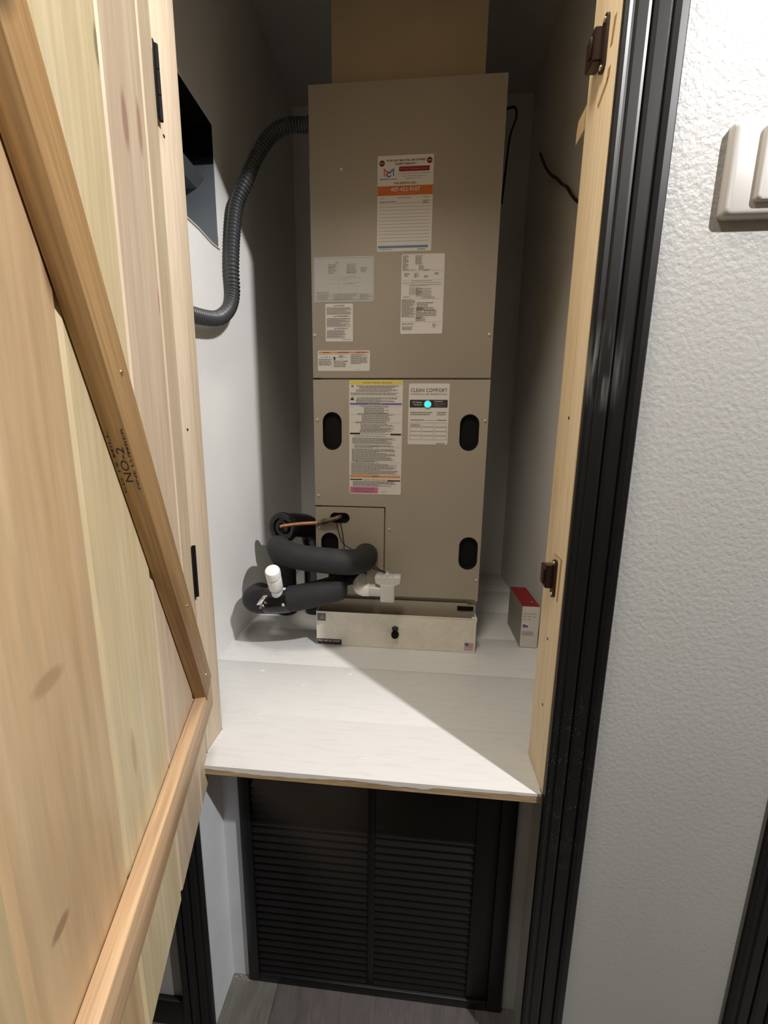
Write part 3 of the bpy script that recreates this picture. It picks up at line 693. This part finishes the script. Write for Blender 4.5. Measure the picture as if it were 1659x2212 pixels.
q.fine([(.22, .8, .215, .222, .01, 7), (.28, .75, .228, .275, .0078, 8), (.16, .87, .280, .293, .0085, 9), (.24, .78, .297, .345, .0078, 10), (.12, .85, .352, .367, .0085, 11), (.22, .85, .372, .420, .0078, 12), (.2, .8, .425, .445, .0085, 13)], 'greyink')
q.fine([(.09, .7, .475, .484, .01, 14), (.06, .90, .492, .548, .0072, 15), (.1, .88, .556, .566, .009, 16), (.4, .6, .567, .575, .009, 16), (.1, .45, .578, .586, .009, 17), (.05, .88, .59, .70, .0072, 18), (.08, .74, .704, .712, .01, 19), (.04, .94, .718, .822, .0072, 20)], 'greyink')
q.fine([(.07, .90, .882, .925, .0098, 21), (.07, .5, .945, .985, .0085, 22), (.62, .75, .975, .98, .006, 23)], 'greyink', .0004)
bm = bmesh.new()
for v in (.135, .221, .289, .362, .573, .71): quad(bm, q.X(.02), q.X(.98), q.Z(v+.0012), q.Z(v), YL-.0003)
tag(link('divider_lines', bm, M['paleink'], q.p), kind='stuff')
q.poly('flame_pictogram', [(.02, .168), (.03, .152), (.035, .16), (.04, .138), (.055, .155), (.07, .132), (.075, .15), (.085, .145), (.085, .16), (.1, .168)], 'ink')
q.poly('shock_pictogram', [(.045, .042), (.08, .04), (.085, .055), (.06, .060), (.04, .052)], 'greyink')
# air quality sticker
q = Pr(sticker('viewport_sticker', -.0312, .0902, 1.3862, 1.5660, 'white air cleaner label with a glowing cyan viewport', r=.005))
q.text('CLEAN COMFORT', .05, .945, .108, .058, 'ink')
q.text('INDOOR AIR ESSENTIALS', .05, .95, .170, .026, 'greyink')
q.block('black_panel', .03, .965, .262, .388, 'ink', r=.002)
q.text('UV Status', .10, .33, .303, .026, 'paper', bold=.02, lift=.0006); q.text('Viewport', .12, .33, .345, .026, 'paper', bold=.02, lift=.0006)
q.text('WARNING', .63, .85, .288, .018, 'paper', bold=.02, lift=.0006)
fp = q.fine([(.63, .92, .310, .372, .014, 3)], 'greyink', .0005)
bm = bmesh.new(); lathe(bm, [(.0118, 0), (.0118, .0016), (.0102, .0028), (.0102, .0022)], (q.X(.475), YL, q.Z(.337)), (0, -1, 0), 24); link('lens_ring', bm, M['grey_paper'], q.p, True)
bm = bmesh.new(); lathe(bm, [(.0098, .002), (.0085, .0036), (.004, .0046), (.0004, .0048)], (q.X(.475), YL, q.Z(.337)), (0, -1, 0), 10); link('glowing_lens', bm, M['cyan'], q.p)
q.fine([(.05, .62, .462, .475, .03, 1), (.71, .94, .462, .475, .03, 2), (.05, .56, .494, .507, .03, 3), (.71, .94, .494, .507, .03, 4), (.05, .38, .585, .595, .03, 5), (.72, .95, .585, .595, .03, 6), (.72, .95, .975, .98, .03, 7), (.07, .3, .66, .70, .02, 8)], 'greyink')
bm = bmesh.new()
for a, b_ in ((.04, .32), (.355, .635), (.67, .96)):
    for k in range(4): frame(bm, a, b_, .637+k*.072, .705+k*.072, .0005)
quad(bm, q.X(.4), q.X(.7), q.Z(.600), q.Z(.596), YL-.0003)
link('record_grid', bm, M['greyink'], q.p)
for o_ in bpy.data.objects:
    if 'box' in o_.keys(): del o_['box']

# plenum
o = box('duct_plenum', -.2655, .1530, YU+.03, YU+.47, 2.3425, 2.855, M['duct'], bev=.003); tag(o, 'tan duct board plenum rising from the top of the air handler', 'duct')

# ------------------------------------------------------------------ drain pan
YP = 1.175; px0, px1, pz0, pz1 = -.3185, .2035, SH+.0005, .8395
pn = empty('drain_pan', (0, 0, 0)); tag(pn, 'shallow galvanised metal drain pan on the white shelf, under the air handler', 'pan')
bm = bmesh.new(); t = .0012
for b_ in ((px0, px1, YP, YP+t, pz0, pz1), (px0, px0+t, YP+t, 1.80, pz0, pz1), (px1-t, px1, YP+t, 1.80, pz0, pz1), (px0, px1, 1.80, 1.80+t, pz0, pz1), (px0+t, px1-t, YP+t, 1.80, pz0, pz0+t)): abox(bm, *b_)
link('tray', bm, M['galv'], pn)
bm = bmesh.new()
abox(bm, px0, px1, YP-.0012, YP+.0006, pz1-.0025, pz1+.0012, .0006); abox(bm, px0-.001, px0+.002, YP, 1.8, pz1-.0025, pz1+.0012, .0006); abox(bm, px1-.002, px1+.001, YP, 1.8, pz1-.0025, pz1+.0012, .0006)
link('rolled_rim', bm, M['galv'], pn, True)
bm = bmesh.new(); prism(bm, [(YP-.0005, .829), (YP+.012, .835), (YP+.010, .842), (YP-.0005, .8405)], px1-.014, px1+.0015, 'YZ'); link('corner_clip', bm, M['galv'], pn)
bm = bmesh.new(); lathe(bm, [(.0125, 0), (.0125, .003), (.0115, .004), (.0115, .010), (.0100, .0115)], (-.0565, YP, .7725), (0, -1, 0), 24); link('rubber_plug', bm, M['blackmatte'], pn, True)
bm = bmesh.new(); prism(bm, [(-.0565+.011*math.cos(a)*(1+.08*math.sin(3*a)), .7905+.011*math.sin(a)) for a in [2*math.pi*k/18 for k in range(18)]], YP-.0002, YP, 'XZ'); link('plug_reflection', bm, M['plug_refl'], pn)  # the plug's dark reflection, painted on the pan as a flat oval
def pst(nm, x0, x1, z0, z1, m, lab, lift=.0003):
    bm = bmesh.new(); prism(bm, rrect(x0, x1, z0, z1, .001), YP-lift, YP, 'XZ'); o_ = link(nm, bm, M[m], pn); o_['label'] = lab; return o_
s1 = pst('foil_sticker', -.3155, -.2870, .8068, .8340, 'greyink', 'small square grey foil sticker')
bm = bmesh.new(); prism(bm, [(-.311, .811), (-.302, .822), (-.297, .830), (-.294, .818), (-.289, .812), (-.299, .815)], YP-.0005, YP-.0003, 'XZ'); link('foil_figure', bm, M['paleink'], s1)
s2 = pst('maker_sticker', -.3175, -.2345, .7238, .7430, 'ink', 'black sticker with white lettering')
letters('lettering', 'PRO METAL SHOP', M['paper'], s2, -.3130, -.2400, .7365, YP-.0005, h=.0062, bold=.02)
letters('lettering', 'CUSTOM SHEET METAL', M['greyink'], s2, -.297, -.262, .7298, YP-.0005, h=.0022)
s3 = pst('flag_sticker', .1680, .1990, .7285, .7575, 'paper', 'small sticker with a striped flag')
bm = bmesh.new()
for k in range(7): quad(bm, .1705, .1968, .7372+k*.0027, .7372+k*.0027+.00145, YP-.0005)
link('flag_stripes', bm, M['pink'], s3)
bm = bmesh.new(); prism(bm, [(.1705, .7455), (.1815, .7455), (.1815, .7555), (.1705, .7555)], YP-.0008, YP-.0003, 'XZ'); link('flag_canton', bm, M['blue'], s3)
letters('lettering', 'U.S.A.', M['ink'], s3, .1705, .1965, .7326, YP-.0005, h=.0045, bold=.02)

# ------------------------------------------------------------------ refrigerant lines
o = tubeobj('suction_line', [(-.158, 1.205, 1.030), (-.158, 1.150, 1.032), (-.190, 1.105, 1.035), (-.270, 1.096, 1.040), (-.350, 1.105, 1.045), (-.415, 1.14, 1.052), (-.452, 1.21, 1.043), (-.480, 1.31, .985), (-.495, 1.39, .92), (-.50, 1.41, .84), (-.50, 1.41, SH+.001)], .0385, M['foam'], seg=24, sub=8)
tag(o, 'thick black foam-insulated pipe, the upper one, bending out of the air handler', 'pipe')
o = empty('line_sleeve', (0, 0, 0)); tag(o, 'shiny black plastic pipe elbow open toward the room, left of the air handler', 'pipe')
tubeobj('sleeve_body', [(-.452, 1.285, 1.094), (-.435, 1.33, 1.092), (-.405, 1.40, 1.07), (-.39, 1.43, 1.01), (-.388, 1.435, .90), (-.388, 1.435, SH+.001)], .045, M['glossplastic'], o, seg=24)
ax = Vector((-.25, -1, .05)).normalized()
bm = bmesh.new(); lathe(bm, [(.046, -.012), (.053, -.010), (.055, 0), (.053, .008), (.046, .011), (.036, .008), (.033, -.004), (.024, -.006), (.022, .002), (.018, .003), (.014, -.012)], (-.459, 1.28, 1.094), ax, 32)
link('lipped_mouth', bm, M['glossplastic'], o, True)
o = empty('liquid_line', (0, 0, 0)); tag(o, 'thin bare copper tube running into the small slot of the access panel', 'pipe')
tubeobj('copper_tube', [(-.456, 1.275, 1.098), (-.4541, 1.25, 1.1045), (-.445, 1.243, 1.1085), (-.38, 1.228, 1.121), (-.312, 1.205, 1.1315)], .0060, M['copper'], o, seg=12)
tubeobj('brazed_joint', [(-.315, 1.2055, 1.1315), (-.300, 1.203, 1.1345), (-.285, 1.20, 1.1395), (-.270, 1.199, 1.145), (-.2516, 1.197, 1.1505), (-.243, 1.215, 1.153)], .0068, mat('tarnished_copper', (.22, .15, .10), .5, metal=.6, var=.4, vscale=60), o, seg=12)
bm = bmesh.new(); lathe(bm, [(.0085, 0), (.009, .003), (.009, .011), (.0085, .014)], (-.302, 1.2035, 1.134), (.9, -.1, .3), 14); link('coupling', bm, mat('dark_coupling', (.10, .08, .06), .5, metal=.6), o, True)
# sensor wires
o = empty('sensor_wire', (0, 0, 0)); tag(o, 'pair of thin black wires hanging from the access panel slot to the white float switch', 'wire')
tubeobj('wire', [(-.246, 1.212, 1.147), (-.2533, 1.20, 1.1363), (-.2459, 1.198, 1.1029), (-.232, 1.197, 1.068), (-.205, 1.196, 1.05), (-.165, 1.19, 1.033), (-.125, 1.165, 1.005), (-.0885, 1.137, .9955)], .0013, M['blackmatte'], o, seg=6)
tubeobj('wire', [(-.236, 1.212, 1.148), (-.2397, 1.20, 1.1367), (-.2338, 1.198, 1.1033), (-.229, 1.197, 1.068), (-.222, 1.196, 1.03), (-.18, 1.195, 1.018), (-.13, 1.165, .9985), (-.0875, 1.137, .9955)], .0013, M['blackmatte'], o, seg=6)

# ------------------------------------------------------------------ condensate drain
dr = empty('drain_line', (0, 0, 0)); tag(dr, 'lower black foam-wrapped drain pipe with white fittings and float switch', 'pipe')
tubeobj('foam_insulation', [(-.530, 1.25, .865), (-.522, 1.17, .880), (-.495, 1.125, .890), (-.46, 1.108, .897), (-.41, 1.10, .905), (-.346, 1.10, .918), (-.29, 1.105, .932), (-.24, 1.118, .944), (-.206, 1.13, .950)], .0400, M['foam'], dr, seg=24, round_end=.028)
tubeobj('foam_collar', [(-.27, 1.150, .960), (-.225, 1.160, .968), (-.19, 1.176, .972), (-.172, 1.199, .972)], .0300, M['blackmatte'], dr, seg=20, round_end=.006)
# elbow, pipe stub and switch body (y = 1.13)
tubeobj('elbow', [(-.1725, 1.205, .970), (-.1725, 1.168, .964), (-.1715, 1.145, .951), (-.166, 1.132, .943), (-.152, 1.130, .940), (-.139, 1.130, .9395)], .0195, M['white'], dr, seg=20)
bm = bmesh.new(); lathe(bm, [(.0205, 0), (.0215, .002), (.0215, .017), (.0205, .019)], (-.1725, 1.176, .966), (.0, -1, -.2), 24); link('elbow_collar', bm, mat('pale_green_pvc', (.50, .56, .50), .35), dr, True)
bm = bmesh.new(); lathe(bm, [(.0195, 0), (.0202, .002), (.0202, .022), (.0195, .0235)], (-.160, 1.130, .9400), (1, 0, -.01), 24); link('pipe_collar', bm, M['white'], dr, True)
bm = bmesh.new(); lathe(bm, [(.0185, 0), (.0185, .045)], (-.139, 1.130, .9395), (1, 0, -.012), 24); link('stub_pipe', bm, M['whiteP'], dr, True)
fs = box('float_switch', -.1015, -.0575, 1.108, 1.152, .9085, .966, M['whiteP'], dr, bev=.005); fs['label'] = 'white plastic float switch body'
bm = bmesh.new(); prism(bm, [(-.1035, .9615), (-.0555, .9615), (-.049, .969), (-.0415, .968), (-.040, .9875), (-.0435, .989), (-.1165, .989), (-.1195, .9865), (-.1165, .968), (-.1095, .968)], 1.112, 1.150, 'XZ')
bmesh.ops.bevel(bm, geom=list(bm.edges), offset=.0012, segments=1, affect='EDGES'); cp2 = link('switch_cap', bm, M['whiteP'], fs, True)
bm = bmesh.new(); lathe(bm, [(.009, 0), (.008, .006), (.0045, .008), (.004, .012)], (-.0815, 1.130, .988), (0, 0, 1), 16); link('wire_boss', bm, M['whiteP'], fs, True)
bm = bmesh.new()
for (x, y, hx) in ((-.097, 1.120, .004), (-.065, 1.120, .004), (-.097, 1.140, .004), (-.065, 1.140, .004), (-.0815, 1.1175, .006)): abox(bm, x-hx, x+hx, y-.0012, y+.0012, .9885, .9894)
link('cap_slots', bm, M['greyink'], fs)
# clean-out riser leaning toward the room
P0 = Vector((-.4150, 1.095, .9112)); P1 = Vector((-.3990, 1.008, 1.045)); axc = (P1-P0).normalized(); LL = (P1-P0).length
bm = bmesh.new(); lathe(bm, [(0.0170, 0), (.0170, LL*.40)], P0, axc, 24); rs = link('cleanout_pipe', bm, M['white'], dr, True)
bm = bmesh.new(); lathe(bm, [(.0195, 0), (.0208, .002), (.0208, LL*.30), (.0195, LL*.30+.004), (.0178, LL*.30+.006), (.0178, LL*.30+.010)], P0+axc*LL*.36, axc, 28); link('coupling', bm, M['white'], rs, True)
bm = bmesh.new(); lathe(bm, [(.0195, 0), (.0215, .002), (.0215, .024), (.0195, .029), (.012, .0325), (.001, .034)], P0+axc*(LL*.36+LL*.30+.008), axc, 28); link('pipe_cap', bm, M['white'], rs, True)
bm = bmesh.new(); lathe(bm, [(.0210, 0), (.0212, .0005), (.0212, .0016), (.0210, .002)], P0+axc*(LL*.36+.0012), axc, 28); link('blue_ring', bm, M['blue'], rs, True)
# tape
tp = tubeobj('electrical_tape', [(-.452, 1.1025, .9018), (-.43, 1.1005, .9032), (-.405, 1.10, .9055), (-.378, 1.10, .911)], .0414, M['tape'], dr, seg=24, cap=False); tp['label'] = 'glossy black tape with white print'
def patch(name, a0, a1, s0, s1, m, skew=0, r=.0418):
    """printed patch wrapped on the taped pipe; a = angle about the pipe (0 = toward room, 90 = up)"""
    bm = bmesh.new(); ax_ = (Vector((-.378, 1.10, .911))-Vector((-.452, 1.1025, .9018))); O = Vector((-.452, 1.1025, .9018)); U = ax_.normalized()
    F = Vector((0, -1, 0)); W_ = U.cross(F).normalized()
    if W_.z < 0: W_ = -W_
    F = (F-U*F.dot(U)).normalized(); rows = []
    for i in range(6):
        a = math.radians(a0+(a1-a0)*i/5); sk = skew*i/5
        rows.append([bm.verts.new(O+U*(s+sk)+(F*math.cos(a)+W_*math.sin(a))*r) for s in (s0, s1)])
    for A_, B_ in zip(rows, rows[1:]): bm.faces.new((A_[0], A_[1], B_[1], B_[0]))
    link(name, bm, m, tp, True)
patch('white_print', 4, 42, -.018, -.004, M['paper'], .022); patch('white_print', -38, -20, .028, .044, M['paper'], .006); patch('white_print', 62, 76, .05, .07, M['paper']); patch('white_print', -8, 4, .062, .07, M['paper'])
patch('black_print', 12, 34, -.0105, -.0085, M['ink'], .013, .0422); patch('white_print', -14, 8, -.013, -.004, M['greyink'], .008)
for k, ch in enumerate('PC'):
    t_ = letters('lettering', ch, M['paper'], tp, 0, .006, 0, 0, h=.008, bold=.03)
    Rm = Matrix.Translation((-.452+.001+k*.006, 1.0600, .9+k*.010)) @ Matrix.Rotation(math.radians(-50), 4, 'Y')
    for v_ in t_.data.vertices: v_.co = Rm @ v_.co

# ------------------------------------------------------------------ flexible conduit
hp = smooth_path([(-.326, 1.33, 2.3359), (-.3728, 1.33, 2.3340), (-.4167, 1.31, 2.3192), (-.4604, 1.29, 2.2825), (-.495, 1.265, 2.2150), (-.525, 1.255, 2.15), (-.556, 1.2500, 2.085), (-.5650, 1.2363, 2.0037), (-.5690, 1.2254, 1.9112), (-.5720, 1.2287, 1.8357), (-.574, 1.205, 1.785), (-.574, 1.15, 1.742), (-.573, 1.0856, 1.7174), (-.573, .9824, 1.6980), (-.575, .88, 1.690), (-.578, .78, 1.688)], 10)
hp = resample(hp, .0011)
fc = empty('flexible_conduit', (0, 0, 0)); tag(fc, 'dark grey corrugated conduit looping from the air handler to the left wall', 'conduit')
bm = bmesh.new(); k0 = .28
tube(bm, hp, lambda i, s: .0188+(.0017 if s > k0 else .0007)*math.cos(2*math.pi*s/.0105), 18); link('corrugated_tube', bm, M['flex'], fc, 'all')
bm = bmesh.new(); lathe(bm, [(.024, 0), (.026, .003), (.026, .012), (.022, .014), (.022, .028), (.019, .03)], (UX0, 1.33, 2.336), (-1, 0, 0), 8); link('connector_nut', bm, M['flex'], fc)

# ------------------------------------------------------------------ things on the right
cb = empty('carton', (.3875, 1.3, SH+.001)); tag(cb, 'small white carton with a red top on the shelf by the right wall', 'box')
bx0, bx1, by0, by1, bh = -.0290, .0275, -.071, .104, .1455
bm = bmesh.new(); abox(bm, bx0, bx1, by0, by1, 0, bh, .0006)
for f in bm.faces:
    c = f.calc_center_median(); n_ = f.normal
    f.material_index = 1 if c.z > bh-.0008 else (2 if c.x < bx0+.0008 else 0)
link('carton_body', bm, [M['cardwhite'], M['redbox'], M['cardgrey']], cb)
bm = bmesh.new(); random.seed(7)
for (z, n_) in ((.118, 3), (.108, 3), (.098, 2)): 
    for k in range(n_): quad(bm, bx0+.005+k*.015, bx0+.005+k*.015+.011, z, z+.003, by0-.0003)
for z in (.055, .051, .047, .043): quad(bm, bx0+.005, bx0+.042, z, z+.0022, by0-.0003)
tag(link('fine_print', bm, M['paleink'], cb), kind='stuff')
bm = bmesh.new(); prism(bm, [(bx0+.005, .071), (bx0+.023, .071), (bx0+.023, .088), (bx0+.005, .088)], by0-.0003, by0, 'XZ'); ph = link('picture', bm, M['paper'], cb)
bm = bmesh.new(); prism(bm, [(bx0+.0055, .0715), (bx0+.0225, .0715), (bx0+.0225, .079), (bx0+.016, .0785), (bx0+.011, .083), (bx0+.0055, .081)], by0-.0005, by0-.0003, 'XZ'); link('picture_shape', bm, M['blue'], ph)
bm = bmesh.new(); quad(bm, 0, .009, 0, .006, 0)
for v_ in bm.verts: v_.co = (.008+v_.co.x, -.035+v_.co.z, bh+.0004)
link('top_print', bm, M['pink'], cb)
# curly wire on the right wall, and the pigtail at the unit
o = tubeobj('wall_cable', [(XR+.0-.003, 1.79, 2.5186), (.443, 1.6824, 2.4077), (.440, 1.5902, 2.3267), (.438, 1.5112, 2.2684), (.441, 1.4616, 2.2233), (.436, 1.3904, 2.1731), (.440, 1.35, 2.1278), (.443, 1.2975, 2.0808), (.444, 1.22, 2.03)], .0042, mat('brown_cable', (.035, .022, .015), .5), seg=8)
tag(o, 'wavy dark brown cable fixed along the right closet wall', 'cable')
bm = bmesh.new(); lathe(bm, [(.006, 0), (.0045, .004)], (.4485, 1.60, 2.315), (-1, 0, 0), 10); tag(link('cable_clip', bm, M['paper'], None, True), 'small white clip beside the wavy cable on the right wall', 'clip')
o = tubeobj('thermostat_wire', [(.211, 1.25, 2.288), (.2364, 1.25, 2.2906), (.242, 1.25, 2.268), (.2298, 1.25, 2.2279), (.2250, 1.25, 2.184), (.2215, 1.25, 2.1301), (.217, 1.25, 2.06)], .003, M['blackmatte'], seg=8)
tag(o, 'thin black wire hanging down the right side of the air handler', 'wire')
bm = bmesh.new(); prism(bm, [(.2790, 1.9584), (.2608, 1.9405), (.2590, 1.9212), (.2590, 1.9040), (.2660, 1.9150), (.2790, 1.9253)], .7665, .800, 'XZ')
tag(link('wood_chip', bm, M['pinechip'], None), 'split sliver of pine sticking out behind the right jamb', 'wood chip')

# wall device
t = empty('wall_plate', (.478, YF, 1.774)); tag(t, 'white thick rounded wall switch plate on the hall wall at upper right', 'switch plate')
bm = bmesh.new()
prof = [(0, 0), (0, .008), (.0025, .0115), (.006, .013)]
P = rrect(-.056, .056, -.061, .0605, .009)
rings = []
for inset, d in prof: rings.append([bm.verts.new((x*(1-inset/.056), -d-.0003, z*(1-inset/.0605))) for x, z in P])
for R0, R1 in zip(rings, rings[1:]):
    for k in range(len(P)): bm.faces.new((R0[k], R0[(k+1) % len(P)], R1[(k+1) % len(P)], R1[k]))
bm.faces.new(rings[-1]); bm.faces.new(rings[0][::-1]); link('plate', bm, M['whiteP'], t, True)
bm = bmesh.new(); P = rrect(-.0195, .0195, -.045, .050, .006); rings = []
for inset, d in ((0, .012), (0, .0175), (.0015, .0195), (.004, .0200)): rings.append([bm.verts.new((x*(1-inset/.0195), -d, z*(1-inset/.048))) for x, z in P])
for R0, R1 in zip(rings, rings[1:]):
    for k in range(len(P)): bm.faces.new((R0[k], R0[(k+1) % len(P)], R1[(k+1) % len(P)], R1[k]))
bm.faces.new(rings[-1]); bm.faces.new(rings[0][::-1]); link('rocker', bm, M['whiteP'], t, True)
